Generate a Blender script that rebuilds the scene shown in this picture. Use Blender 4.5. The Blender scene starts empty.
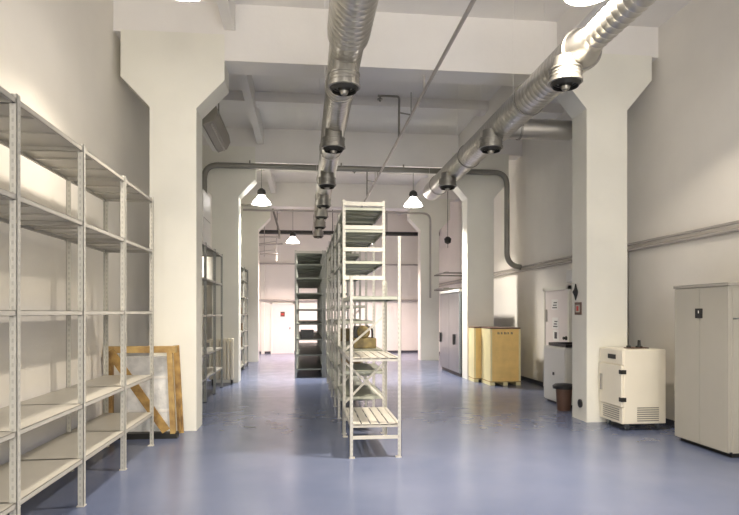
import bpy, bmesh, math, random
from mathutils import Vector, Matrix
random.seed(7)
S = bpy.context.scene
COL = S.collection
PI = math.pi

# ---------------------------------------------------------------- materials
def mat(name, col, rough=0.5, metal=0.0, var=0.0, vscale=3.0, bump=0.0, bscale=40.0, col2=None, coat=0.0):
    m = bpy.data.materials.new(name); m.use_nodes = True
    nt = m.node_tree; b = nt.nodes['Principled BSDF']
    b.inputs['Base Color'].default_value = (*col, 1)
    b.inputs['Roughness'].default_value = rough
    b.inputs['Metallic'].default_value = metal
    b.inputs['Coat Weight'].default_value = coat
    tc = nt.nodes.new('ShaderNodeTexCoord')
    if var or col2:
        n = nt.nodes.new('ShaderNodeTexNoise'); n.inputs['Scale'].default_value = vscale
        n.inputs['Detail'].default_value = 6; nt.links.new(tc.outputs['Object'], n.inputs['Vector'])
        r = nt.nodes.new('ShaderNodeMix'); r.data_type = 'RGBA'
        c2 = col2 or tuple(max(0, c * (1 - var)) for c in col)
        r.inputs[6].default_value = (*c2, 1); r.inputs[7].default_value = (*col, 1)
        mr = nt.nodes.new('ShaderNodeMapRange'); mr.inputs[1].default_value = .35; mr.inputs[2].default_value = .65
        nt.links.new(n.outputs['Fac'], mr.inputs[0]); nt.links.new(mr.outputs[0], r.inputs[0])
        nt.links.new(r.outputs[2], b.inputs['Base Color'])
    if bump:
        n2 = nt.nodes.new('ShaderNodeTexNoise'); n2.inputs['Scale'].default_value = bscale
        nt.links.new(tc.outputs['Object'], n2.inputs['Vector'])
        bp = nt.nodes.new('ShaderNodeBump'); bp.inputs['Strength'].default_value = bump; bp.inputs['Distance'].default_value = .01
        nt.links.new(n2.outputs['Fac'], bp.inputs['Height']); nt.links.new(bp.outputs[0], b.inputs['Normal'])
    return m

def emis(name, col, strength, base=(.8, .8, .8)):
    m = bpy.data.materials.new(name); m.use_nodes = True
    b = m.node_tree.nodes['Principled BSDF']
    b.inputs['Base Color'].default_value = (*base, 1)
    b.inputs['Emission Color'].default_value = (*col, 1)
    b.inputs['Emission Strength'].default_value = strength
    return m

M = {}
M['wall'] = mat('wall_paint', (.84, .81, .75), .65, var=.05, vscale=1.3, bump=.15, bscale=25)
M['pillar'] = mat('pillar_paint', (.84, .83, .75), .5, var=.04, vscale=2.0, bump=.1, bscale=20)
M['ceil'] = mat('ceiling_paint', (.86, .84, .81), .7, var=.06, vscale=.9, bump=.2, bscale=12)
M['joint'] = mat('dark_base', (.05, .05, .06), .5)
M['rack'] = mat('rack_enamel', (.62, .60, .53), .38, .0, var=.05, vscale=6)
M['shelf'] = mat('shelf_enamel', (.53, .51, .455), .33, .0, var=.06, vscale=4)
M['greyshelf'] = mat('grey_shelf_enamel', (.22, .24, .21), .4, .15, var=.12, vscale=4)
M['midshelf'] = mat('pale_green_shelf_enamel', (.42, .44, .37), .4, .1, var=.1, vscale=4)
M['alu'] = mat('spiral_duct_metal', (.60, .585, .55), .34, .95, var=.12, vscale=5, bump=.12, bscale=14)
M['alu2'] = mat('diffuser_metal', (.36, .35, .32), .42, .85, var=.15, vscale=8)
M['dark'] = mat('dark_metal', (.035, .035, .033), .45, .5)
M['black'] = mat('black_plastic', (.015, .015, .016), .4)
M['pipe'] = mat('grey_pipe_paint', (.26, .25, .22), .42, .3, var=.1)
M['pipel'] = mat('light_pipe_paint', (.46, .43, .40), .4, .2, var=.08)
M['cab'] = mat('cabinet_enamel', (.43, .41, .35), .42, 0, var=.03)
M['cabedge'] = mat('cabinet_edge', (.36, .34, .30), .45)
M['freezer'] = mat('freezer_enamel', (.84, .79, .66), .35, 0, var=.03)
M['whitebox'] = mat('white_enamel', (.80, .79, .74), .4)
M['steel'] = mat('brushed_steel', (.27, .295, .31), .3, .9, var=.12, vscale=2)
M['yellow'] = mat('crate_yellow_ply', (.90, .62, .22), .55, 0, var=.10, vscale=6, bump=.2)
M['yellowp'] = mat('crate_pale_side', (.80, .72, .42), .55, 0, var=.08, vscale=5)
M['wood'] = mat('raw_timber', (.46, .29, .09), .6, 0, col2=(.2, .11, .035), vscale=7, bump=.3)
M['woodp'] = mat('pale_timber', (.56, .39, .15), .6, 0, col2=(.33, .2, .07), vscale=7, bump=.3)
M['wrap'] = mat('wrapping_film', (.90, .91, .90), .22, 0, col2=(.70, .72, .72), vscale=9, bump=.9, bscale=9, coat=.4)
M['paper'] = mat('paper', (.86, .85, .82), .7)
M['ink'] = mat('ink', (.08, .08, .09), .6)
M['red'] = mat('red_sign', (.55, .05, .04), .5)
M['rust'] = mat('rust_brown', (.12, .065, .045), .55)
M['radiator'] = mat('radiator_cream', (.78, .72, .58), .4)
M['olive'] = mat('olive_brown_machine', (.20, .15, .05), .5, .1, col2=(.10, .075, .03), vscale=12)
M['carton'] = mat('carton_brown', (.42, .30, .17), .7, var=.1)
M['door'] = mat('door_paint', (.80, .74, .72), .5, var=.03)
M['unit'] = mat('taupe_casing', (.30, .28, .24), .5, .2, var=.08)
M['lens'] = emis('lamp_lens', (1.0, .92, .82), 8.0)
M['lensmid'] = emis('lamp_lens_mid', (1.0, .94, .88), 8.0)
M['lenspink'] = emis('lamp_lens_rosy', (1.0, .88, .84), 8.0)
M['shade'] = emis('lamp_shade_acrylic', (1.0, .90, .80), 2.2)
M['shademid'] = emis('lamp_shade_acrylic_mid', (1.0, .92, .84), 5.0)
M['shadepink'] = emis('lamp_shade_acrylic_rosy', (1.0, .83, .78), 3.0)

# perforated upright: rows of slots punched along the length
def perforated(name, col, rough):
    m = mat(name, col, rough); nt = m.node_tree; b = nt.nodes['Principled BSDF']
    N = nt.nodes.new; L = nt.links.new
    tc = N('ShaderNodeTexCoord'); sp = N('ShaderNodeSeparateXYZ'); L(tc.outputs['Object'], sp.inputs[0])
    def mth(op, a, bb):
        n = N('ShaderNodeMath'); n.operation = op
        for i, v in enumerate((a, bb)):
            if v is None: continue
            if isinstance(v, (int, float)): n.inputs[i].default_value = v
            else: L(v, n.inputs[i])
        return n.outputs[0]
    z = mth('FRACT', mth('DIVIDE', sp.outputs[2], .05), None)
    zm = mth('LESS_THAN', mth('ABSOLUTE', mth('SUBTRACT', z, .5), None), .24)
    def band(o): return mth('LESS_THAN', mth('ABSOLUTE', mth('SUBTRACT', mth('ABSOLUTE', o, None), .026), None), .006)
    k = mth('MULTIPLY', zm, mth('MAXIMUM', band(sp.outputs[0]), band(sp.outputs[1])))
    mx = N('ShaderNodeMix'); mx.data_type = 'RGBA'
    mx.inputs[6].default_value = (*col, 1); mx.inputs[7].default_value = tuple(c * .78 for c in col) + (1,)
    L(k, mx.inputs[0]); L(mx.outputs[2], b.inputs['Base Color'])
    return m
M['post'] = perforated('perforated_upright', (.55, .54, .49), .4)
M['postgrey'] = perforated('perforated_upright_grey', (.36, .37, .34), .4)

# glossy blue poured floor, faint seams and scuffs
def floor_mat():
    m = bpy.data.materials.new('blue_epoxy_floor'); m.use_nodes = True
    nt = m.node_tree; b = nt.nodes['Principled BSDF']; N = nt.nodes.new; L = nt.links.new
    tc = N('ShaderNodeTexCoord')
    n1 = N('ShaderNodeTexNoise'); n1.inputs['Scale'].default_value = 1.1; n1.inputs['Detail'].default_value = 3; n1.inputs['Roughness'].default_value = .5
    L(tc.outputs['Object'], n1.inputs['Vector'])
    cr = N('ShaderNodeValToRGB'); L(n1.outputs['Fac'], cr.inputs[0])
    cr.color_ramp.elements[0].position = .3; cr.color_ramp.elements[0].color = (.105, .130, .215, 1)
    cr.color_ramp.elements[1].position = .7; cr.color_ramp.elements[1].color = (.132, .156, .245, 1)
    L(cr.outputs[0], b.inputs['Base Color'])
    n2 = N('ShaderNodeTexNoise'); n2.inputs['Scale'].default_value = 3.5; n2.inputs['Detail'].default_value = 2
    L(tc.outputs['Object'], n2.inputs['Vector'])
    mr = N('ShaderNodeMapRange'); mr.inputs[1].default_value = .3; mr.inputs[2].default_value = .7; mr.inputs[3].default_value = .21; mr.inputs[4].default_value = .27
    L(n2.outputs['Fac'], mr.inputs[0]); L(mr.outputs[0], b.inputs['Roughness'])
    b.inputs['IOR'].default_value = 1.6
    n3 = N('ShaderNodeTexNoise'); n3.inputs['Scale'].default_value = 3
    L(tc.outputs['Object'], n3.inputs['Vector'])
    bp = N('ShaderNodeBump'); bp.inputs['Strength'].default_value = .04; bp.inputs['Distance'].default_value = .01
    L(n3.outputs['Fac'], bp.inputs['Height']); L(bp.outputs[0], b.inputs['Normal'])
    return m
M['floor'] = floor_mat()

# ---------------------------------------------------------------- mesh helpers
class MB:
    def __init__(s, o=(0, 0, 0)):
        s.bm = bmesh.new(); s.o = Vector(o); s.smooth = False
    def box(s, a, b, bev=0.0):
        a = Vector(a); b = Vector(b); c = (a + b) / 2; d = b - a
        r = bmesh.ops.create_cube(s.bm, size=1, matrix=Matrix.Translation(c - s.o) @ Matrix.Diagonal((abs(d.x), abs(d.y), abs(d.z), 1)))
        if bev:
            es = list({e for v in r['verts'] for e in v.link_edges})
            bmesh.ops.bevel(s.bm, geom=es, offset=bev, segments=2, affect='EDGES', profile=.6)
        return s
    def bar(s, p, q, w, h, up=(0, 0, 1)):
        p = Vector(p); q = Vector(q); d = q - p; x = d.normalized(); u = Vector(up)
        y = u.cross(x); y = y.normalized() if y.length > 1e-4 else Vector((0, 1, 0)); z = x.cross(y)
        R = Matrix((x, y, z)).transposed().to_4x4()
        bmesh.ops.create_cube(s.bm, size=1, matrix=Matrix.Translation((p + q) / 2 - s.o) @ R @ Matrix.Diagonal((d.length, w, h, 1)))
        return s
    def prism(s, pts, a, b, axis='y'):
        n = len(pts)
        def P(u, v, t):
            return {'y': Vector((u, t, v)), 'x': Vector((t, u, v)), 'z': Vector((u, v, t))}[axis] - s.o
        A = [s.bm.verts.new(P(u, v, a)) for u, v in pts]; B = [s.bm.verts.new(P(u, v, b)) for u, v in pts]
        f = [s.bm.faces.new(A), s.bm.faces.new(B[::-1])]
        for i in range(n): f.append(s.bm.faces.new((A[i], B[i], B[(i + 1) % n], A[(i + 1) % n])))
        return s
    def ring(s, c, x, y, r, n): return [s.bm.verts.new(c + x * math.cos(2 * PI * i / n) * r + y * math.sin(2 * PI * i / n) * r) for i in range(n)]
    def tube(s, pts, r, n=12, fillet=0.0, cap=True):
        s.smooth = True
        pts = [Vector(p) - s.o for p in pts]
        if fillet:
            out = [pts[0]]
            for a, b, c in zip(pts, pts[1:], pts[2:]):
                p0 = b + (a - b).normalized() * fillet; p1 = b + (c - b).normalized() * fillet
                for k in range(9):
                    t = k / 8; out.append(p0 * (1 - t) ** 2 + b * 2 * t * (1 - t) + p1 * t * t)
            out.append(pts[-1]); pts = out
        rings = []; prev = None
        for i, p in enumerate(pts):
            d = (pts[min(i + 1, len(pts) - 1)] - pts[max(i - 1, 0)]).normalized()
            if prev is None: x = d.orthogonal().normalized()
            else: x = (prev - d * prev.dot(d)).normalized()
            prev = x; y = d.cross(x)
            rings.append(s.ring(p, x, y, r if not isinstance(r, (list, tuple)) else r[i], n))
        for A, B in zip(rings, rings[1:]):
            for i in range(n): s.bm.faces.new((A[i], A[(i + 1) % n], B[(i + 1) % n], B[i]))
        if cap: s.bm.faces.new(rings[0][::-1]); s.bm.faces.new(rings[-1])
        return s
    def lathe(s, base, axis, prof, n=24, cap=True):
        """prof: (distance along axis, radius)"""
        s.smooth = True
        base = Vector(base) - s.o; ax = Vector(axis).normalized(); x = ax.orthogonal().normalized(); y = ax.cross(x)
        rings = [s.ring(base + ax * t, x, y, max(r, 1e-4), n) for t, r in prof]
        for A, B in zip(rings, rings[1:]):
            for i in range(n): s.bm.faces.new((A[i], A[(i + 1) % n], B[(i + 1) % n], B[i]))
        if cap: s.bm.faces.new(rings[0][::-1]); s.bm.faces.new(rings[-1])
        return s
    def build(s, name, m, parent=None, at=None):
        bmesh.ops.recalc_face_normals(s.bm, faces=s.bm.faces)
        me = bpy.data.meshes.new(name); s.bm.to_mesh(me); s.bm.free()
        me.materials.append(M[m] if isinstance(m, str) else m)
        if s.smooth:
            for p in me.polygons: p.use_smooth = True
            try: me.set_sharp_from_angle(angle=math.radians(38))
            except Exception: pass
        o = bpy.data.objects.new(name, me); COL.objects.link(o)
        o.location = at if at is not None else (0, 0, 0)
        if parent: o.parent = parent
        return o

def tag(o, label, cat, group=None):
    o['label'] = label; o['category'] = cat
    if group: o['group'] = group
    return o
def thing(name, loc, label, cat, group=None, rz=0):
    o = bpy.data.objects.new(name, None); COL.objects.link(o); o.location = loc; o.rotation_euler = (0, 0, rz)
    o.empty_display_size = .1
    return tag(o, label, cat, group)
def struct(o): o['kind'] = 'structure'; return o
def copy_tree(o, parent=None):
    c = o.copy(); COL.objects.link(c)
    if parent: c.parent = parent
    for ch in list(o.children): copy_tree(ch, c)
    return c

# ---------------------------------------------------------------- room shell
ADDED_WINDOW_W = 95.0
XL, XR, YF, YB, ZC = -2.45, 5.0, -6.0, 22.3, 5.6
struct(MB().box((XL - .2, YF - .2, -.2), (XR + .2, YB + .2, 0)).build('floor', 'floor'))
struct(MB().box((XL - .2, YF - .2, ZC), (XR + .2, YB + .2, ZC + .2)).build('ceiling', 'ceil'))
struct(MB().box((XL - .2, YF, 0), (XL, YB, ZC)).build('wall_left', 'wall'))
struct(MB().box((XR, YF, 0), (XR + .2, YB, ZC)).build('wall_right', 'wall'))
struct(MB().box((XL, YB, 0), (XR, YB + .2, ZC)).build('wall_back', 'wall'))
# end wall behind the camera; three unseen tall windows are added as a light source
ADDED_WIN = ((-1.9, -.3), (.45, 2.05), (2.8, 4.4)); WZ0, WZ1 = 1.1, 4.3
wfm = MB()
wfm.box((XL, YF - .2, 0), (XR, YF, WZ0)); wfm.box((XL, YF - .2, WZ1), (XR, YF, ZC))
xx = XL
for a, b in ADDED_WIN: wfm.box((xx, YF - .2, WZ0), (a, YF, WZ1)); xx = b
wfm.box((xx, YF - .2, WZ0), (XR, YF, WZ1))
struct(wfm.build('wall_front', 'wall'))
for i, (a, b) in enumerate(ADDED_WIN):
    f = MB()
    for x in (a, (a + b) / 2 - .03, b - .06): f.box((x, YF - .14, WZ0), (x + .06, YF - .06, WZ1))
    for z in (WZ0, (WZ0 + WZ1) / 2, WZ1 - .06): f.box((a, YF - .14, z), (b, YF - .06, z + .06))
    fo = struct(f.build('added_window_%d' % (i + 1), 'whitebox'))
    pl_ = bpy.data.lights.new('added_window_fill', 'AREA'); pl_.shape = 'RECTANGLE'; pl_.size = b - a; pl_.size_y = WZ1 - WZ0  # added area light in the unseen opening, brightens pillar fronts and shelves
    pl_.energy = ADDED_WINDOW_W; pl_.color = (1.0, .93, .83)
    po = bpy.data.objects.new('added_window_fill', pl_); COL.objects.link(po)
    po.location = ((a + b) / 2, YF - .16, (WZ0 + WZ1) / 2); po.rotation_euler = (PI / 2, 0, 0)
struct(MB().box((XL, YF, 0), (XL + .012, YB - .02, .07)).build('baseboard_left', 'joint'))
struct(MB().box((XR - .012, YF, 0), (XR, YB - .02, .07)).build('baseboard_right', 'joint'))
bb = MB()
for a, b in ((XL + .02, -1.27), (-.40, XR - .02)): bb.box((a, YB - .012, 0), (b, YB, .08))
struct(bb.build('baseboard_back', 'joint'))

BEAM = 4.85
RAISED = 5.17
INNER = []
def pillar(x0, x1, yf, zf, side, depth=.45, wx=None, sl=1.05):
    """column with a flared head that carries the cross beam"""
    if wx is None: wx = .36
    top = RAISED + .02
    pts = [(x0, 0), (x1, 0), (x1, zf), (x1 + wx, zf + wx * sl), (x1 + wx, top), (x0 - wx, top), (x0 - wx, zf + wx * sl), (x0, zf)]
    o = MB().prism(pts, yf, yf + depth).build('pillar', 'pillar')
    return struct(o)
pillar(-2.0, -1.41, 7.9, 4.21, 'L')
pillar(3.93, 4.53, 7.9, 4.40, 'R', wx=.37, sl=1.2)
pillar(-2.02, -1.45, 13.2, 4.10, 'L')
pillar(3.70, 4.32, 13.2, 4.16, 'R', sl=1.15)
pillar(-2.02, -1.45, 18.6, 4.10, 'L')
pillar(3.68, 4.28, 18.6, 4.16, 'R')
pillar(-2.0, -1.41, 2.3 - 4.6, 4.21, 'L')
pillar(3.89, 4.53, 2.3 - 4.6, 4.40, 'R')
for y in (7.9, 13.2, 18.6, -2.3):
    # the beam is deeper between the column heads than over the short ends at the walls
    struct(MB().prism([(XL, RAISED), (-1.9, RAISED), (-1.9, BEAM), (4.2, BEAM), (4.2, RAISED), (XR, RAISED), (XR, ZC), (XL, ZC)], y + .004, y + .446).build('ceiling_beam', 'ceil'))
segs = ((YF, -2.3), (-1.85, 7.9), (8.35, 13.2), (13.65, 18.6), (19.05, YB))
for a, b in segs:
    for x in (-1.05, 3.5):
        struct(MB().box((x, a, 5.25), (x + .14, b, ZC)).build('ceiling_joist', 'ceil'))
for y in (11.0, 5.4, 16.4):
    for a, b in ((XL, -1.05), (-.91, 3.5), (3.64, XR)):
        struct(MB().box((a, y, 5.42), (b, y + .35, ZC)).build('ceiling_cross_rib', 'ceil'))

# doors
d = MB().box((-1.21, YB - .03, 0), (-.46, YB - .004, 1.84)).build('door_1', 'door'); struct(d)
t = MB()
t.box((-1.27, YB - .05, 0), (-1.21, YB - .002, 1.90)); t.box((-.46, YB - .05, 0), (-.40, YB - .002, 1.90)); t.box((-1.27, YB - .05, 1.84), (-.40, YB - .002, 1.90))
t.build('door_frame', 'pillar', d)
MB().lathe((-.56, YB - .03, .95), (0, -1, 0), [(0, .012), (.03, .012), (.03, .025), (.05, .025)], 12).build('door_handle', 'dark', d)
d2 = MB().box((XR - .03, 10.72, 0), (XR - .004, 11.80, 1.98)).build('door_2', 'door'); struct(d2)
t = MB()
t.box((XR - .05, 10.65, 0), (XR - .002, 10.72, 2.05)); t.box((XR - .05, 11.80, 0), (XR - .002, 11.87, 2.05)); t.box((XR - .05, 10.65, 1.98), (XR - .002, 11.87, 2.05))
t.build('door_frame', 'pillar', d2)
MB().box((XR - .045, 11.70, 1.35), (XR - .028, 11.76, 1.60)).build('hinge', 'cabedge', d2)
MB().lathe((XR - .03, 10.80, 1.05), (-1, 0, 0), [(0, .04), (.02, .04), (.03, .022), (.07, .03)], 12).build('door_handle', 'black', d2)
struct(MB().box((-1.62, YB - .05, 0), (-1.50, YB - .002, 3.4)).build('trim_1', 'pillar'))

# ---------------------------------------------------------------- shelving
def L_post(h, sx, sy, m, w=.044, par=None, at=(0, 0, 0), name='post'):
    b = MB(); t = .004
    b.box((0, 0, 0), (sx * w, sy * t, h)); b.box((0, 0, 0), (sx * t, sy * w, h))
    o = b.build(name, m, par, at)
    MB().box((-.004 * sx, -.004 * sy, 0), (sx * .055, sy * .055, .008)).build('foot', 'dark' if m != 'post' else 'rack', o)
    return o
def shelf_tray(x0, x1, y0, y1, m, par, z, lip=.035, slots=False, label=None):
    b = MB(); cx = (x0 + x1) / 2; cy = (y0 + y1) / 2; hx = (x1 - x0) / 2; hy = (y1 - y0) / 2; t = .003
    b.box((-hx, -hy, -t), (hx, hy, 0))
    for s in (-1, 1):
        b.box((s * hx, -hy, -lip), (s * (hx - .004), hy, 0)); b.box((-hx, s * hy, -lip), (hx, s * (hy - .004), 0))
        b.box((s * hx, -hy, -lip), (s * (hx - .018), hy, -lip + .003)); b.box((-hx, s * hy, -lip), (hx, s * (hy - .018), -lip + .003))
    # stiffening channel across the underside
    if hy > hx:
        for k in (-.33, .33): b.box((-hx + .02, hy * k - .02, -.018), (hx - .02, hy * k + .02, -t))
    else:
        b.box((-.03, -hy + .02, -.02), (.03, hy - .02, -t))
    o = b.build('shelf', m, par, (cx, cy, z))
    if label: o['label'] = label
    return o

# long rack along the left wall, in front of the first pillar
def rack_run(loc, ys, depth, levels, hp, label, cat, group, postm='post', shelfm='shelf', side=1, name='shelving_rack'):
    """loc = base on the aisle side; the run goes along +y, shelves reach to -x by depth (side=1) or +x (side=-1)"""
    r = thing(name, loc, label, cat, group)
    for i, y in enumerate(ys):
        sy = 1 if i < len(ys) - 1 else -1
        L_post(hp, -side, sy, postm, par=r, at=(0, y, 0))
        L_post(hp, side, sy, postm, par=r, at=(-side * depth, y, 0))
        if i in (0, len(ys) - 1) and len(ys) > 1:
            pass
    for i in range(len(ys) - 1):
        for z in levels:
            a, b = sorted((-side * .006, -side * (depth - .006)))
            shelf_tray(a, b, ys[i] + .006, ys[i + 1] - .006, shelfm, r, z)
    return r
L1 = [.385, .82, 1.56, 2.27, 2.86]
rack_run((-1.75, 0, 0), [2.72, 3.82, 4.91, 6.0, 7.1], .55, L1, 2.885,
         'long pale steel rack with wide empty shelves along the left wall, nearest', 'shelving rack', None)
r2 = rack_run((-1.68, 9.3, 0), [0, 1.05, 2.1, 3.1], .55, [.42, .83, 1.5, 2.13, 2.72], 2.74,
         'grey rack in the left bay between first and second pillar, beside the radiator', 'shelving rack', None, 'postgrey', 'shelf')
r3 = rack_run((-1.62, 14.1, 0), [0, 1.05, 2.1, 3.15], .5, [.15, .6, 1.05, 1.5, 1.95, 2.4, 2.74], 2.76,
         'distant grey shelving rack holding small cartons, behind the second left pillar', 'shelving rack', None, 'postgrey', 'midshelf')

# small cartons on the far left rack
k = 0
carton_specs = []
for z in (.6, 1.05, 1.5, 1.95):
    for y in (14.5, 15.5, 16.6):
        if random.random() < .75: carton_specs.append((z, y))
lvl = {.6: 'second lowest', 1.05: 'third lowest', 1.5: 'middle', 1.95: 'third highest'}
pos = {14.5: 'nearest bay', 15.5: 'middle bay', 16.6: 'farthest bay'}
for z, y in carton_specs:
    w = random.uniform(.16, .24); h = random.uniform(.14, .26); l = random.uniform(.25, .4)
    mm = random.choice(['carton', 'whitebox', 'olive'])
    cn = {'carton': 'brown', 'whitebox': 'white', 'olive': 'dark olive'}[mm]
    c = thing('carton', (-1.85, y, z + .002), f'{cn} box on the {lvl[z]} shelf, {pos[y]} of the distant left rack', 'box')
    MB().box((-w, -l / 2, 0), (w * .6, l / 2, h), .006).build('box_body', mm, c)
    MB().box((-w * .3, -l / 2 - .002, h - .004), (-w * .1, l / 2 + .002, h + .003)).build('tape', 'paper', c)

# central racks ------------------------------------------------------------
XA, XW = .47, .55
def end_brace(par, x0, x1, y, z0, z1, name='cross_brace', m='rack'):
    MB().bar((x0, y, z0), (x1, y, z1), .026, .004, (0, 1, 0)).build(name, m, par)
# front low rack
fr = thing('shelving_rack', (XA, 6.22, 0), 'low open cream steel rack with slatted lower shelves, front end of the central row', 'shelving rack')
for (x, sx, h0, h1) in ((0, 1, 1.93, 1.93), (XW, -1, 2.36, 1.93)):
    L_post(h0, sx, 1, 'post', .035, fr, (x, 0, 0)); L_post(h1, sx, -1, 'post', .035, fr, (x, 1.12, 0))
def slat_shelf(par, x0, x1, y0, y1, z):
    b = MB()
    for s, e in ((y0, y0 + .012), (y1 - .012, y1)): b.box((x0, s, z - .035), (x1, e, z))
    for s, e in ((x0, x0 + .03), (x1 - .03, x1)): b.box((s, y0, z - .035), (e, y1, z))
    n = 5
    w = (x1 - x0 - .06) / n
    for i in range(n): b.box((x0 + .03 + w * i + .008, y0, z - .012), (x0 + .03 + w * (i + 1) - .008, y1, z - .002))
    for yy in (.35, .7): b.box((x0, y0 + (y1 - y0) * yy, z - .03), (x1, y0 + (y1 - y0) * yy + .03, z - .012))
    return b.build('shelf', 'shelf', par)
for z in (.36, 1.06): slat_shelf(fr, .005, XW - .005, .004, 1.11, z)
shelf_tray(.005, XW - .005, .004, 1.11, 'midshelf', fr, 1.72, .04)
MB().box((.01, .005, .20), (XW - .01, .02, .235)).build('cross_bar', 'rack', fr)
MB().box((.01, 1.09, .20), (XW - .01, 1.105, .235)).build('cross_bar', 'rack', fr)
end_brace(fr, .03, XW - .03, 1.13, 1.08, 1.50)
end_brace(fr, .03, XW - .03, 1.13, .92, .45); end_brace(fr, .03, XW - .03, 1.14, .42, .92)

# tall central row
ys = [0, 1.1, 2.2, 3.3, 4.4, 5.5]
tr = thing('shelving_rack', (XA, 7.46, 0), 'tall cream steel rack reaching nearly to the ducts, long middle run of the central row', 'shelving rack')
for i, y in enumerate(ys):
    sy = 1 if i < len(ys) - 1 else -1
    L_post(2.97, 1, sy, 'post', .04, tr, (0, y, 0)); L_post(2.97, -1, sy, 'post', .04, tr, (XW, y, 0))
for i in range(len(ys) - 1):
    lv = [.48, .80, 1.06, 2.20, 2.60, 2.88] if i == 0 else ([.30, .66, 1.06, 1.42, 2.20, 2.62, 2.88] if i % 2 else [.30, .66, 1.06, 1.66, 2.30, 2.88])
    for z in lv:
        shelf_tray(.006, XW - .006, ys[i] + .006, ys[i + 1] - .006, 'midshelf', tr, z, .04)
for z in (2.90, 2.60, 2.32, 1.96): 
    MB().box((.01, -.006, z), (XW - .01, .004, z + .05)).build('cross_bar', 'rack', tr)
end_brace(tr, .02, XW - .02, 1.115, .45, 1.0); end_brace(tr, .02, XW - .02, 1.125, 1.0, .45)
end_brace(tr, .02, XW - .02, 3.315, 1.1, 1.6); end_brace(tr, .02, XW - .02, 5.515, 1.1, 1.7)

# far double row, left of the tall run
fr2 = rack_run((-.24, 13.95, 0), [0, 1.1, 2.2, 3.3, 4.4, 5.5], .68, [.22, .55, .92, 1.28, 1.62, 2.0, 2.36, 2.68, 2.97], 3.0,
         'dark grey-green rack with many close shelves, far left of the central row', 'shelving rack', None, 'postgrey', 'greyshelf', -1)
for yy in (-.005,):
    MB().box((.01, yy - .004, 2.93), (.65, yy, 2.99)).build('cross_bar', 'rack', fr2)
fr3 = rack_run((.45, 13.95, 0), [0, 1.1, 2.2, 3.3, 4.4, 5.5], .58, [.22, .55, .92, 1.28, 1.62, 2.0, 2.36, 2.68, 2.97], 3.0,
         'grey rack behind the tall cream run, right beside the dark green-grey rack', 'shelving rack', None, 'postgrey', 'greyshelf', -1)

# machine on the tall rack
mc = thing('pump_unit', (.80, 8.0, 1.061), 'olive brown pump-like machine on the waist-high shelf of the tall central rack', 'machine')
MB().box((-.15, -.16, 0), (.15, .2, .14), .015).build('base_block', 'olive', mc)
MB().lathe((-.02, -.18, .22), (0, 1, 0), [(0, .06), (.02, .085), (.30, .085), (.33, .05)], 20).build('motor_drum', 'olive', mc)
MB().box((-.14, -.05, .14), (-.06, .1, .30), .01).build('terminal_box', 'dark', mc)
MB().tube([(.10, -.1, .14), (.10, -.1, .26), (.02, -.1, .31)], .014, 8, .03).build('hose', 'black', mc)
for i, (x, y, z, w, l, h, mm, lb) in enumerate([(.72, 9.1, .661, .3, .35, .16, 'carton', 'brown carton on a low shelf inside the tall central rack'),
                               (.75, 10.1, 1.061, .34, .4, .2, 'olive', 'dark olive box on the waist-high shelf deep in the tall central rack'),
                               (.05, 14.2, .921, .3, .4, .2, 'black', 'black box on a lower shelf of the dark grey-green rack')]):
    c = thing('storage_box', (x, y, z), lb, 'box')
    MB().box((-w / 2, -l / 2, 0), (w / 2, l / 2, h), .008).build('box_body', mm, c)
    MB().box((-w / 2 - .004, -l / 2 - .004, h - .03), (w / 2 + .004, l / 2 + .004, h + .004), .004).build('lid', mm, c)

# ---------------------------------------------------------------- timber crate frame by the first pillar
wf = thing('timber_crate', (-1.98, 7.5, 0), 'rough timber crate frame with diagonal plank between left rack and first pillar', 'crate frame')
# local: x -.40 .. .42
MB().box((-.42, -.05, 1.05), (.40, .05, 1.13), .004).build('top_rail', 'woodp', wf)
MB().box((-.42, -.04, .04), (-.35, .04, 1.05), .004).build('side_rail', 'wood', wf)
MB().bar((.33, -.03, 1.05), (.37, -.03, .06), .06, .07, (0, 1, 0)).build('side_rail', 'woodp', wf)
MB().bar((-.36, -.09, 1.08), (.30, -.09, .10), .10, .022, (0, 1, 0)).build('diagonal_plank', 'wood', wf)
MB().box((-.42, -.06, 0), (.42, .06, .07)).build('shadow_base', 'dark', wf)  # black base box, the shade at the floor put into its colour
lp = thing('timber_plank', (-1.56, 7.72, 0), 'thin brown timber plank leaning at the right side of the timber crate frame', 'plank')
MB().bar((.0, -.05, .02), (-.09, .10, 1.12), .075, .025, (0, 1, 0)).build('plank_body', 'wood', lp)
MB().bar((.005, -.09, .06), (-.02, -.04, .45), .02, .05, (0, 1, 0)).build('batten', 'wood', lp)
wp = thing('wrapped_panel', (-1.95, 7.66, 0), 'white film-wrapped panel standing inside the timber crate frame', 'panel')
b = MB(); b.box((-.26, -.05, .03), (.28, .06, 1.0), .02); b.build('panel_body', 'wrap', wp)
for z in (.3, .72): MB().box((-.27, -.055, z), (.29, .065, z + .03)).build('strap', 'paper', wp)
MB().box((-.3, -.06, 0), (.3, .08, .03)).build('skid', 'dark', wp)
MB().lathe((.12, -.06, .16), (0, -1, 0), [(0, .05), (.015, .05), (.02, .03)], 14).build('end_cap', 'wrap', wp)

# ---------------------------------------------------------------- radiator
ra = thing('radiator', (-1.76, 12.9, 0), 'cream column radiator standing low in front of the second left pillar', 'radiator')
for i in range(7):
    x = -.24 + i * .075
    b = MB(); b.box((x - .027, -.07, .10), (x + .027, .07, .98), .02)
    b.build('column', 'radiator', ra)
MB().tube([(-.25, 0, .17), (.24, 0, .17)], .025, 10).build('lower_tube', 'radiator', ra)
MB().tube([(-.32, 0, .92), (.24, 0, .92)], .025, 10).build('upper_tube', 'radiator', ra)
for x in (-.2, .2): MB().box((x - .02, -.05, 0), (x + .02, .05, .12)).build('foot', 'dark', ra)

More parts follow.
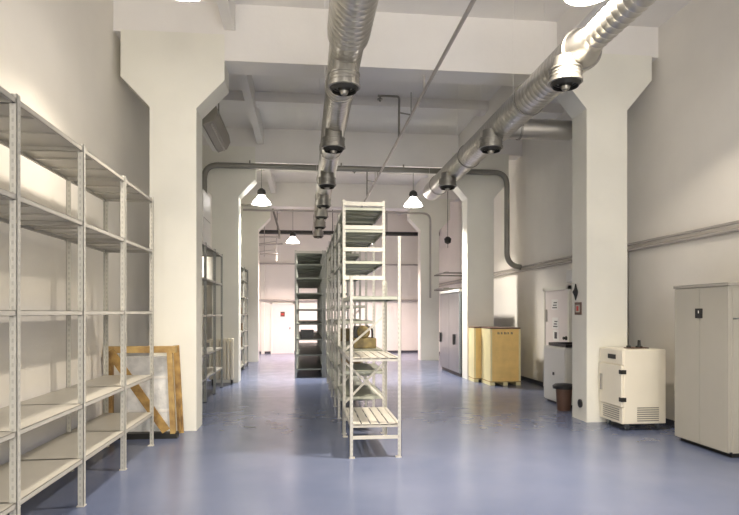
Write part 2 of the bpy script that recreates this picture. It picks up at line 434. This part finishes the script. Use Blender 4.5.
# white cabinet box on the niche rack
wb = thing('white_box', (-1.96, 10.92, 2.721), 'tall white box on top of the rack in the left bay', 'box')
MB().box((-.22, -.5, 0), (.22, .25, .95), .01).build('box_body', 'whitebox', wb)
MB().box((.215, -.49, .46), (.223, .24, .475)).build('seam', 'cabedge', wb)

# hanging tilted casing
hu = thing('ceiling_unit', (-1.46, 9.0, 4.38), 'long taupe tilted casing with white side strip, hung behind the first left pillar', 'ceiling unit')
MB().prism([(-.13, .06), (-.05, -.04), (.10, .02), (.16, .14), (.14, .26), (-.04, .30), (-.12, .22)], 0, 1.55).build('casing', 'unit', hu)
MB().prism([(-.17, .02), (-.14, -.03), (-.06, -.045), (-.14, .07)], .02, 1.5).build('side_strip', 'whitebox', hu)
MB().box((.055, .1, -.02), (.075, 1.5, .012)).build('grip_rail', 'pipel', hu)
for y in (.3, 1.25): MB().tube([(0, y, .27), (0, y, ZC - 4.38)], .01, 8).build('hanger_rod', 'pipe', hu)

# ---------------------------------------------------------------- ducts
def duct_profile(L, r, pitch=.10):
    p = [(0, r)]; t = pitch
    while t < L - .02:
        p += [(t - .012, r), (t, r + .005), (t + .012, r)]; t += pitch
    p.append((L, r)); return p
YD = [(6.37), 8.75, 11.35, 13.52, 15.11, 16.93, 19.0]
def duct(name, x, z, parts, label, dx):
    D = thing(name, (x, 0, 0), label, 'air duct')
    for y0, y1, r in parts:
        MB().lathe((0, y0, z), (0, 1, 0), duct_profile(y1 - y0, r), 32).build('duct_section', 'alu', D)
        MB().lathe((0, y0 - .02, z), (0, 1, 0), [(0, r + .002), (0, r + .022), (.035, r + .022), (.035, r + .002)], 32, False).build('flange_ring', 'alu2', D)
    return D
d1 = duct('ventilation_duct', .44, 4.38, [(-5.9, 6.0, .215), (6.0, 20.9, .18)], 'large shiny spiral ventilation duct running down the middle of the ceiling', 0)
d2_ = duct('ventilation_duct', 2.90, 4.32, [(-5.9, 5.95, .135), (5.95, 13.35, .20)], 'shiny spiral ventilation duct running along the right side of the ceiling', 0)
# reducers
MB().lathe((0, 5.95, 4.32), (0, 1, 0), [(-.25, .136), (0, .205)], 32, False).build('reducer', 'alu', d2_)
# side branch
MB().tube([(0.12, 8.75, 4.36), (1.18, 8.75, 4.36)], .15, 24).build('branch_duct', 'alu', d2_)
MB().tube([(1.18, 8.75, 4.36), (1.62, 8.75, 4.36), (1.62, 8.75, 4.95)], .13, 20, .2).build('branch_elbow', 'alu', d2_)
MB().lathe((.35, 8.75, 4.36), (1, 0, 0), [(0, .152), (0, .17), (.03, .17), (.03, .152)], 24, False).build('flange_ring', 'alu2', d2_)
for D, x, z, r in ((d1, .44, 4.38, .18), (d2_, 2.9, 4.32, .20)):
    for y in (7.4, 10.2, 12.6) + ((14.6, 17.6) if D is d1 else ()):
        rr = r + .006
        hb = MB(); hb.lathe((0, y, z), (0, 1, 0), [(0, rr), (0, rr + .012), (.03, rr + .012), (.03, rr), (0, rr)], 28, False)
        hb.build('hanger_band', 'alu2', D)
        for s in (-1, 1): MB().tube([(s * (rr + .006), y + .015, z), (s * (rr + .006), y + .015, ZC)], .003, 6).build('hanger_rod', 'ceil', D)

def diffuser(par, x, y, ztop, zb=3.92, r=.165, name='air_diffuser'):
    o = MB().lathe((x, y, zb + .05), (0, 0, 1), [(0, r), (.005, r + .012), (.03, r + .012), (.035, r), (.06, r), (.065, r + .004), (.07, r), (.095, r), (.10, r + .004), (.105, r), (.13, r), (.135, r + .008), (.15, r + .008), (.155, r * .78), (ztop - zb - .05, r * .74)], 28).build(name, 'alu2', par)
    g = MB()
    for q in (1.0, .72, .46):
        g.lathe((x, y, zb), (0, 0, 1), [(.05, r * q * .96), (.01 + .03 * (q < 1) - .03 * (q < .5), r * q * .8), (.05, r * q * .78)], 24, False)
    g.build('grille', 'dark', o)
    MB().lathe((x, y, zb - .02), (0, 0, 1), [(0, .02), (.0, .035), (.03, .05), (.06, .05)], 16).build('nozzle_cone', 'alu2', o)
    return o
for y in YD:
    diffuser(d1, -.02, y, 4.28)
for y in (5.98, 8.5, 11.18):
    diffuser(d2_, -.16, y, 4.24)

# ---------------------------------------------------------------- conduits and pipes
def pipe_thing(name, pts, r, m, label, fillet=.0, cat='pipe', clips=(), n=12):
    o = MB(pts[0]).tube(pts, r, n, fillet).build(name, m, None, pts[0])
    tag(o, label, cat)
    for c, dvec in clips:
        c = Vector(c); dv = Vector(dvec)
        MB(pts[0]).bar(c, c + dv, .03, .03, (0, 1, .1)).build('clip', m, o)
    return o
pipe_thing('conduit_pipe', [(-2.17, 13.1, 3.0), (-2.17, 13.1, 4.74), (4.60, 13.1, 4.74), (4.60, 13.1, 2.62), (4.93, 13.1, 2.58)], .062, 'pipe',
           'thick grey conduit crossing the hall at the second pillars, bent down at both ends', .3,
           clips=[((x, 13.1, 4.76), (0, 0, .1)) for x in (-1.2, .8, 2.2, 3.4)], n=16)
pipe_thing('conduit_pipe', [(-1.9, 18.52, 4.70), (3.98, 18.52, 4.70), (3.98, 18.52, 2.0)], .03, 'pipel',
           'thin light conduit crossing the far end and dropping down the third right pillar', .25,
           clips=[((x, 18.52, 4.70), (0, .04, .0)) for x in (-1.8, 3.7)])
for k, (z, r, lb) in enumerate(((2.50, .026, 'lower of two slim grey pipes running along the right wall'), (2.585, .02, 'upper of two slim grey pipes running along the right wall'))):
    x = XR - .05
    pipe_thing('wall_pipe', [(x, YF + .1, z), (x, 22.2, z)], r, 'pipel', lb, clips=[((x, y, z), (.05, 0, 0)) for y in (2, 4.5, 7, 9.6, 12.5, 15, 18)])
o = pipe_thing('drop_pipe', [(XR - .06, 8.62, 2.47), (XR - .06, 8.62, 0)], .03, 'pipe', 'vertical grey pipe dropping from the right wall pipes behind the small freezer')
pipe_thing('sprinkler_pipe', [(1.66, YF + .1, 4.62), (1.64, 22.2, 4.62)], .024, 'pipel', 'thin straight sprinkler pipe running lengthwise under the ceiling between the two ducts',
           clips=[((1.65, y, 4.62), (0, 0, .225)) for y in (8.1, 13.4, 18.8)])
for y, tail in ((10.3, 'nearest sprinkler branch with bracket on the lengthwise sprinkler pipe'), (15.7, 'farther sprinkler branch hanging beyond the thick conduit')):
    rr = thing('sprinkler_branch', (1.65, y, 4.646), tail, 'sprinkler')
    MB().tube([(0, 0, 0), (0, -.02, .70), (-.38, -.02, .70)], .02, 8, .05).build('riser_pipe', 'pipe', rr)
    MB().bar((0, -.01, .42), (.22, .02, .40), .02, .02).build('bracket_arm', 'pipe', rr)
    MB().tube([(.22, .02, .40), (.22, .02, .80)], .008, 6).build('hanger_rod', 'pipe', rr)
    MB().lathe((-.34, -.02, .70), (0, 0, -1), [(0, .015), (.05, .02), (.055, .05), (.065, .05), (.07, .02), (.1, .015)], 14).build('sprinkler_head', 'pipe', rr)
pipe_thing('wall_pipe', [(-2.2, YB - .06, 1.99), (4.9, YB - .06, 1.99)], .04, 'pipel', 'horizontal pipe across the far end wall above the door')
pipe_thing('wall_pipe', [(-2.2, YB - .06, 3.35), (4.9, YB - .06, 3.35)], .03, 'pipel', 'upper horizontal pipe across the far end wall')
tr2 = thing('cable_tray', (0, 21.4, 4.38), 'dark cable tray crossing high before the far end wall', 'cable tray')
MB().box((-2.3, 0, 0), (4.95, .02, .11)).build('side_rail', 'dark', tr2); MB().box((-2.3, .28, 0), (4.95, .30, .11)).build('side_rail', 'dark', tr2)
MB().box((-2.3, .02, 0), (4.95, .28, .01)).build('tray_base', 'dark', tr2)
for x in (-1.0, 1.0, 3.0): MB().tube([(x, .15, 0), (x, .15, ZC - 4.38)], .012, 6).build('hanger_rod', 'dark', tr2)
pipe_thing('bay_pipe', [(-2.4, 16.0, 4.40), (-1.05, 16.0, 4.40)], .035, 'pipe', 'short dark pipe sticking out high in the left bay behind the second pillar')
# pipe cluster hung at the far left
hc = thing('pipe_cluster', (-1.0, 19.9, 3.5), 'tangle of thin grey pipes hanging high at the far left before the end wall', 'pipe cluster')
MB().tube([(-.55, 0, .55), (.15, 0, .55)], .03, 8).build('upper_pipe', 'pipel', hc)
MB().tube([(-.55, .25, .30), (.25, .25, .36)], .03, 8).build('middle_pipe', 'pipel', hc)
MB().tube([(-.5, .1, 0), (.1, .1, .0)], .03, 8).build('lower_pipe', 'pipel', hc)
MB().tube([(-.1, 0, 1.6), (.15, 0, .72), (.15, .0, .5)], .035, 8).build('slanted_pipe', 'pipe', hc)
MB().tube([(-.35, .1, -.1), (-.35, .1, 2.1)], .012, 6).build('hanger_rod', 'pipel', hc)
MB().tube([(.05, .1, .6), (.05, .1, -.25)], .02, 6).build('drop_pipe', 'pipel', hc)
for z in (.15, .42): MB().tube([(-.55, .1, z - .1), (.05, .1, z)], .018, 6).build('cross_pipe', 'pipel', hc)
hd = thing('wall_bracket_rack', (4.3, 16.6, 2.2), 'small horizontal bracket frame on the right wall above the steel cabinet', 'bracket')
for z in (.0, .45): MB().box((-.35, -.02, z), (.69, .02, z + .04)).build('arm', 'pipe', hd)
for z in (.0, .45): MB().box((-.35, 1.2, z), (.69, 1.24, z + .04)).build('arm', 'pipe', hd)
for z in (.0, .45): MB().box((-.3, -.02, z + .04), (-.2, 1.24, z + .06)).build('ledge', 'pipel', hd)
MB().box((.65, -.1, -.1), (.69, 1.3, .7)).build('back_plate', 'pipel', hd)
hp = thing('hanging_camera', (4.32, 17.6, 3.72), 'small dark round fixture on a hanging rod between second and third right pillars', 'fixture')
MB().lathe((0, 0, 0), (0, 0, 1), [(-.1, .02), (-.06, .09), (.06, .11), (.12, .05)], 18).build('dome', 'dark', hp)
MB().tube([(0, 0, .1), (0, 0, ZC - 3.72)], .012, 6).build('hanger_rod', 'pipe', hp)
MB().tube([(.0, 0, -.08), (.0, 0, -.22)], .012, 6).build('drop_cable', 'pipe', hp)

# ---------------------------------------------------------------- lamps
LW = (46, 66, 68)
def lamp(loc, label, lens, shade, k=1.0):
    L = thing('high_bay_lamp', loc, label, 'lamp')
    MB().lathe((0, 0, 0), (0, 0, 1), [(.20, .03), (.21, .085), (.27, .105), (.33, .09), (.37, .04), (.38, .02)], 20).build('ballast_housing', 'dark', L)
    sh = MB().lathe((0, 0, 0), (0, 0, 1), [(.01, .225), (.05, .205), (.10, .16), (.16, .105), (.205, .08)], 32, False).build('lamp_shade', shade, L)
    MB().lathe((0, 0, 0), (0, 0, 1), [(0, .225), (0, .233), (.02, .233), (.02, .225)], 32, False).build('rim', 'alu2', sh)
    MB().lathe((0, 0, .004), (0, 0, 1), [(-.012, .08), (-.008, .16), (0, .223), (.004, .223)], 32).build('lens', lens, L)
    MB().tube([(0, 0, .37), (0, 0, ZC - loc[2])], .007, 8).build('hanger_rod', 'pipe', L)
    bl = bpy.data.lights.new('lamp_light', 'AREA'); bl.shape = 'DISK'; bl.size = .43
    bl.energy, bl.color = {'lens': (LW[0], (1.0, .88, .73)), 'lensmid': (LW[1], (1.0, .92, .82)), 'lenspink': (LW[2], (1.0, .78, .72))}[lens]
    if loc[0] < -1.1: bl.energy = 19
    bl.spread = math.radians(112 if lens == 'lens' else 128)
    if loc[0] > 2.6: bl.energy = 105; bl.spread = math.radians(132)
    bo = bpy.data.objects.new('lamp_light', bl); COL.objects.link(bo); bo.location = (0, 0, -.02); bo.parent = L
    return L
ZL = 3.84
for x, y, lb, p in ((-1.13, 5.6, 'glowing round lamp at the upper left edge, nearest on the left', 0),
                 (2.70, 5.40, 'glowing round lamp at the top, nearest on the right, beside the right duct', 0),
                 (-1.02, 14.1, 'glowing lamp hanging beside the second left pillar', 2),
                 (2.58, 13.95, 'glowing lamp just left of the right duct, at the second right pillar', 2),
                 (-.40, 19.7, 'small distant glowing lamp left of the dark central rack top', 1),
                 (2.12, 19.7, 'small distant glowing lamp right of the tall central rack', 1)):
    lamp((x, y, ZL if y > 18 else (4.09 if y > 8 else (4.60 if x > 0 else 4.53))), lb, ('lens', 'lenspink', 'lensmid')[p], ('shade', 'shadepink', 'shademid')[p])
for x in (-.8, 2.0): lamp((x, -3.4, ZL), ('left' if x < 0 else 'right') + ' unseen high-bay lamp added behind the camera position', 'lens', 'shade')  # out-of-frame pair added to light the near end of the hall

# ---------------------------------------------------------------- right side furniture
# tall grey cabinet, doors face the aisle (-x)
gc = thing('storage_cabinet', (4.46, 5.8, 0), 'tall grey-beige steel cabinet with black lock plate against the right wall', 'cabinet')
MB().box((.02, .0, .06), (.53, .92, 1.83), .004).build('body', 'cab', gc)
MB().box((.06, .03, 0), (.5, .89, .06)).build('plinth', 'dark', gc)
MB().box((-.01, -.012, 1.83), (.535, .93, 1.865), .005).build('top_cap', 'cabedge', gc)
dn = MB().box((0, .006, .05), (.02, .458, 1.826), .003).build('door', 'cab', gc)
df = MB().box((0, .464, .05), (.02, .916, 1.826), .003).build('door', 'cab', gc)
pl = MB().box((-.008, .41, 1.48), (0, .53, 1.59), .002).build('lock_plate', 'black', dn)
pl['label'] = 'black square lock plate'
MB().box((-.011, .463, 1.535), (-.007, .474, 1.565)).build('keyhole', 'paper', pl)
ep = MB().box((.045, -.008, .05), (.52, .001, 1.80), .003).build('end_panel', 'cab', gc)
MB().tube([(.05, -.008, 1.48), (.05, -.045, 1.48), (.22, -.045, 1.48), (.22, -.008, 1.48)], .009, 8, .02).build('handle', 'steel', ep)

# small upright freezer
fz = thing('laboratory_freezer', (4.10, 7.26, 0), 'cream waist-high freezer on castors with vent grilles, before the first right pillar', 'freezer')
MB().box((.02, 0, .09), (.60, .60, 1.06), .012).build('body', 'freezer', fz)
MB().box((0, .01, .86), (.02, .59, 1.05), .004).build('control_panel', 'freezer', fz)
MB().box((-.004, .17, .925), (.002, .37, .985), .002).build('display', 'black', fz)
fd = MB().box((-.012, .012, .31), (.02, .588, .85), .006).build('door', 'freezer', fz)
MB().box((-.03, .50, .48), (-.01, .54, .70), .004).build('handle', 'cabedge', fd)
for z in (.38, .74): MB().box((-.02, -.006, z), (.05, .06, z + .055), .003).build('hinge', 'dark', fd)
g = MB()
for i in range(6): g.box((-.004, .08 + 0, .125 + i * .028), (.021, .50, .137 + i * .028))
g.build('vent_grille', 'unit', fz)
g = MB()
for i in range(7): g.box((.20, -.004, .125 + i * .028), (.50, .004, .138 + i * .028))
g.build('vent_grille', 'unit', fz)
MB().box((0, .008, .09), (.021, .592, .30), .003).build('lower_panel', 'freezer', fz)
for x in (.10, .52):
    for y in (.07, .53):
        b = MB(); b.lathe((x - .015, y, .035), (1, 0, 0), [(0, .035), (.03, .035)], 14); b.box((x - .02, y - .02, .05), (x + .02, y + .02, .095))
        b.build('castor', 'steel', fz)
tl = thing('metal_fitting', (4.42, 7.50, 1.062), 'small dark metal fitting lying on top of the cream freezer', 'fitting')
MB().box((-.13, -.05, 0), (.16, .07, .012), .002).build('base_plate', 'rust', tl)
MB().lathe((.05, 0, .01), (0, 0, 1), [(0, .045), (.02, .045), (.025, .022), (.10, .018)], 14).build('stub', 'dark', tl)
MB().lathe((-.1, 0, .01), (0, 0, 1), [(0, .03), (.025, .03), (.03, .012)], 12).build('knob', 'dark', tl)

# marks on the pillar side
def plate(name, loc, label, cat, build):
    t = thing(name, loc, label, cat); build(t); return t
xs = 3.93
pp = thing('wall_socket', (xs, 8.08, .24), 'round black socket low on the first right pillar', 'socket')
MB().lathe((0, 0, 0), (-1, 0, 0), [(0, .06), (.02, .06), (.025, .045)], 18).build('socket_body', 'black', pp)
MB().box((-.03, -.015, -.02), (-.022, .015, .02)).build('socket_cover', 'dark', pp)
ps = thing('notice_sign', (xs, 8.15, 1.60), 'small framed red and dark notice on the side of the first right pillar', 'sign')
MB().box((-.012, -.10, -.09), (0, .10, .09), .002).build('sign_frame', 'rust', ps)
MB().box((-.016, -.065, -.055), (-.011, .065, .055)).build('sign_face', 'cab', ps)
MB().box((-.019, -.03, -.035), (-.0155, .03, .035)).build('symbol', 'red', ps)
pk = thing('wall_hook', (xs, 8.2, 1.84), 'small black spindle-shaped hook on the side of the first right pillar', 'hook')
MB().lathe((-.02, 0, -.12), (0, 0, 1), [(0, .006), (.06, .02), (.12, .045), (.17, .02), (.24, .006)], 14).build('hook_body', 'black', pk)
MB().box((-.02, -.012, -.02), (0, .012, .02)).build('mount', 'black', pk)

# low white cabinet further back, tray on it
wc = thing('low_cabinet', (4.20, 9.2, 0), 'low white metal cabinet standing just behind the first right pillar', 'cabinet')
MB().box((.02, 0, .03), (.62, .85, .96), .008).build('body', 'whitebox', wc)
dd = MB().box((0, .01, .05), (.02, .84, .94), .004).build('door', 'whitebox', wc)
MB().box((-.012, .40, .48), (0, .45, .53)).build('lock', 'dark', dd)
MB().box((.05, .03, 0), (.58, .8, .03)).build('plinth', 'dark', wc)
ty = thing('black_tray', (4.52, 9.65, .962), 'flat black tray lying on the low white cabinet', 'tray')
b = MB(); b.box((-.24, -.34, 0), (.24, .34, .02), .006); b.build('tray_base', 'black', ty)
b = MB(); 
for s in (-1, 1): b.box((s * .25, -.35, .01), (s * .235, .35, .055)); b.box((-.25, s * .35, .01), (.25, s * .335, .055))
b.build('tray_rim', 'black', ty)
st = thing('waste_bin', (4.06, 8.92, 0), 'rust brown round bin with wide black lid, beside the low white cabinet', 'bin')
MB().lathe((0, 0, 0), (0, 0, 1), [(0, .10), (.02, .105), (.34, .125)], 20).build('bin_body', 'rust', st)
MB().lathe((0, 0, .34), (0, 0, 1), [(0, .13), (.005, .17), (.05, .175), (.075, .14), (.09, .03)], 24).build('lid', 'black', st)
# papers on the white door
for i, (y, z, h, w, lb) in enumerate(((11.33, 1.70, .15, .22, 'top paper notice on the white side door'), (11.30, 1.33, .16, .2, 'middle paper notice on the white side door'), (11.28, 1.08, .15, .2, 'lowest paper notice on the white side door'))):
    pn = thing('paper_notice', (XR - .032, y, z), lb, 'notice')
    MB().box((-.003, -w / 2 - .04, -h / 2 - .03), (0, w / 2 + .04, h / 2 + .03)).build('sheet', 'paper', pn)
    b = MB()
    if i == 2: b.box((-.005, -.06, -.06), (-.002, .06, .07))
    else:
        for k in range(3): b.box((-.005, -w / 2 + .02 * (k % 2), -h / 2 + .05 * k), (-.002, w / 2 - .03 * k, -h / 2 + .05 * k + .022))
    b.build('print', 'ink', pn)
jb = thing('junction_box', (XR, 10.45, 2.22), 'small white electrical box on the right wall just below the wall pipes', 'electrical box')
MB().box((-.12, -.18, -.12), (0, .18, .12), .008).build('box_body', 'whitebox', jb)
MB().box((-.125, -.15, -.09), (-.119, .15, .09)).build('cover', 'paper', jb)

# yellow crates
def crate(loc, w, d, h, label):
    c = thing('plywood_crate', loc, label, 'crate')
    b = MB(); b.box((0, .0, .09), (w, .02, h - .03), .002); fo = b.build('front_panel', 'yellow', c)
    b = MB(); b.box((0, .02, .09), (.02, d, h - .03)); b.build('side_panel', 'yellowp', c)
    b = MB(); b.box((w - .02, .02, .09), (w, d, h - .03)); b.build('side_panel', 'yellowp', c)
    b = MB(); b.box((.02, d - .02, .09), (w - .02, d, h - .03)); b.build('back_panel', 'yellow', c)
    b = MB(); b.box((0, 0, h - .028), (w, d, h), .004); b.build('lid', 'rust', c)
    b = MB(); b.box((0, 0, .07), (w, d, .09)); b.build('floor_panel', 'woodp', c)
    for x in (.0, w / 2 - .05, w - .1): 
        if w > .4 or x != w / 2 - .05: MB().box((x, .0, 0), (x + .1, d, .07)).build('skid', 'yellowp', c)
    for x in (0, w - .04): MB().box((x, -.008, .09), (x + .04, 0, h - .03)).build('corner_strip', 'yellowp', c)
    return c, fo
c1, fo = crate((3.87, 12.05, 0), .66, .62, 1.22, 'larger yellow plywood crate with printed top marking, before the second right pillar')
b = MB(); x = .16
for wd in (.05, .04, .06, .035, .05):
    b.box((x, -.003, 1.08), (x + wd * .3, .001, 1.13)); b.box((x + wd * .5, -.003, 1.08), (x + wd * .75, .001, 1.12)); x += .072
b.build('stencil_mark', 'ink', fo)
crate((3.71, 12.70, 0), .60, .44, 1.22, 'yellow crate mostly hidden behind the left edge of the larger crate')

# steel cabinet
sc = thing('steel_cabinet', (3.65, 13.75, 0), 'tall stainless steel two-door cabinet behind the second right pillar', 'cabinet')
MB().box((.02, 0, .08), (.75, 2.0, 2.04), .008).build('body', 'steel', sc)
for y0, y1 in ((.008, .995), (1.005, 1.992)):
    q = MB().box((0, y0, .10), (.02, y1, 2.02), .006).build('door', 'steel', sc)
    MB().box((-.04, (.42 if y0 < .5 else 1.85), .75), (-.001, (.50 if y0 < .5 else 1.92), 1.0), .006).build('handle', 'black', q)
MB().box((.05, .03, 0), (.72, 1.97, .08)).build('plinth', 'dark', sc)
MB().box((0, 0, 2.04), (.75, 2.0, 2.10), .006).build('top_cap', 'whitebox', sc)

# sign on far door, dark low items at the far wall
sg = thing('door_sign', (-.83, YB - .032, 1.48), 'small red notice on the distant end-wall door', 'sign')
MB().box((-.08, -.006, -.10), (.08, 0, .08)).build('sign_face', 'rust', sg)
MB().box((-.05, -.009, -.05), (.05, -.005, .02)).build('symbol', 'red', sg)

# ---------------------------------------------------------------- camera
F = 590.0; W = 739.0
cam = bpy.data.cameras.new('camera'); co = bpy.data.objects.new('camera', cam); COL.objects.link(co)
cam.sensor_fit = 'HORIZONTAL'; cam.sensor_width = 36; cam.lens = F / W * 36
yaw = math.atan((369.5 - 305) / F)
co.location = (0, 0, 1.55); co.rotation_euler = (PI / 2, 0, -yaw)
cam.shift_y = (312 - 257.5) / W
cam.clip_start = .05; cam.clip_end = 100
S.camera = co

# ---------------------------------------------------------------- world & view
w = bpy.data.worlds.new('world'); S.world = w; w.use_nodes = True
w.node_tree.nodes['Background'].inputs[0].default_value = (.8, .85, 1, 1); w.node_tree.nodes['Background'].inputs[1].default_value = .3
S.view_settings.view_transform = 'Standard'; S.view_settings.look = 'None'; S.view_settings.gamma = 1
S.view_settings.use_curve_mapping = False
S.view_settings.exposure = 1.75
cy = S.cycles
cy.max_bounces = 14; cy.diffuse_bounces = 8; cy.glossy_bounces = 6
cy.use_denoising = True
cy.sample_clamp_indirect = 6
cy.caustics_reflective = False; cy.caustics_refractive = False
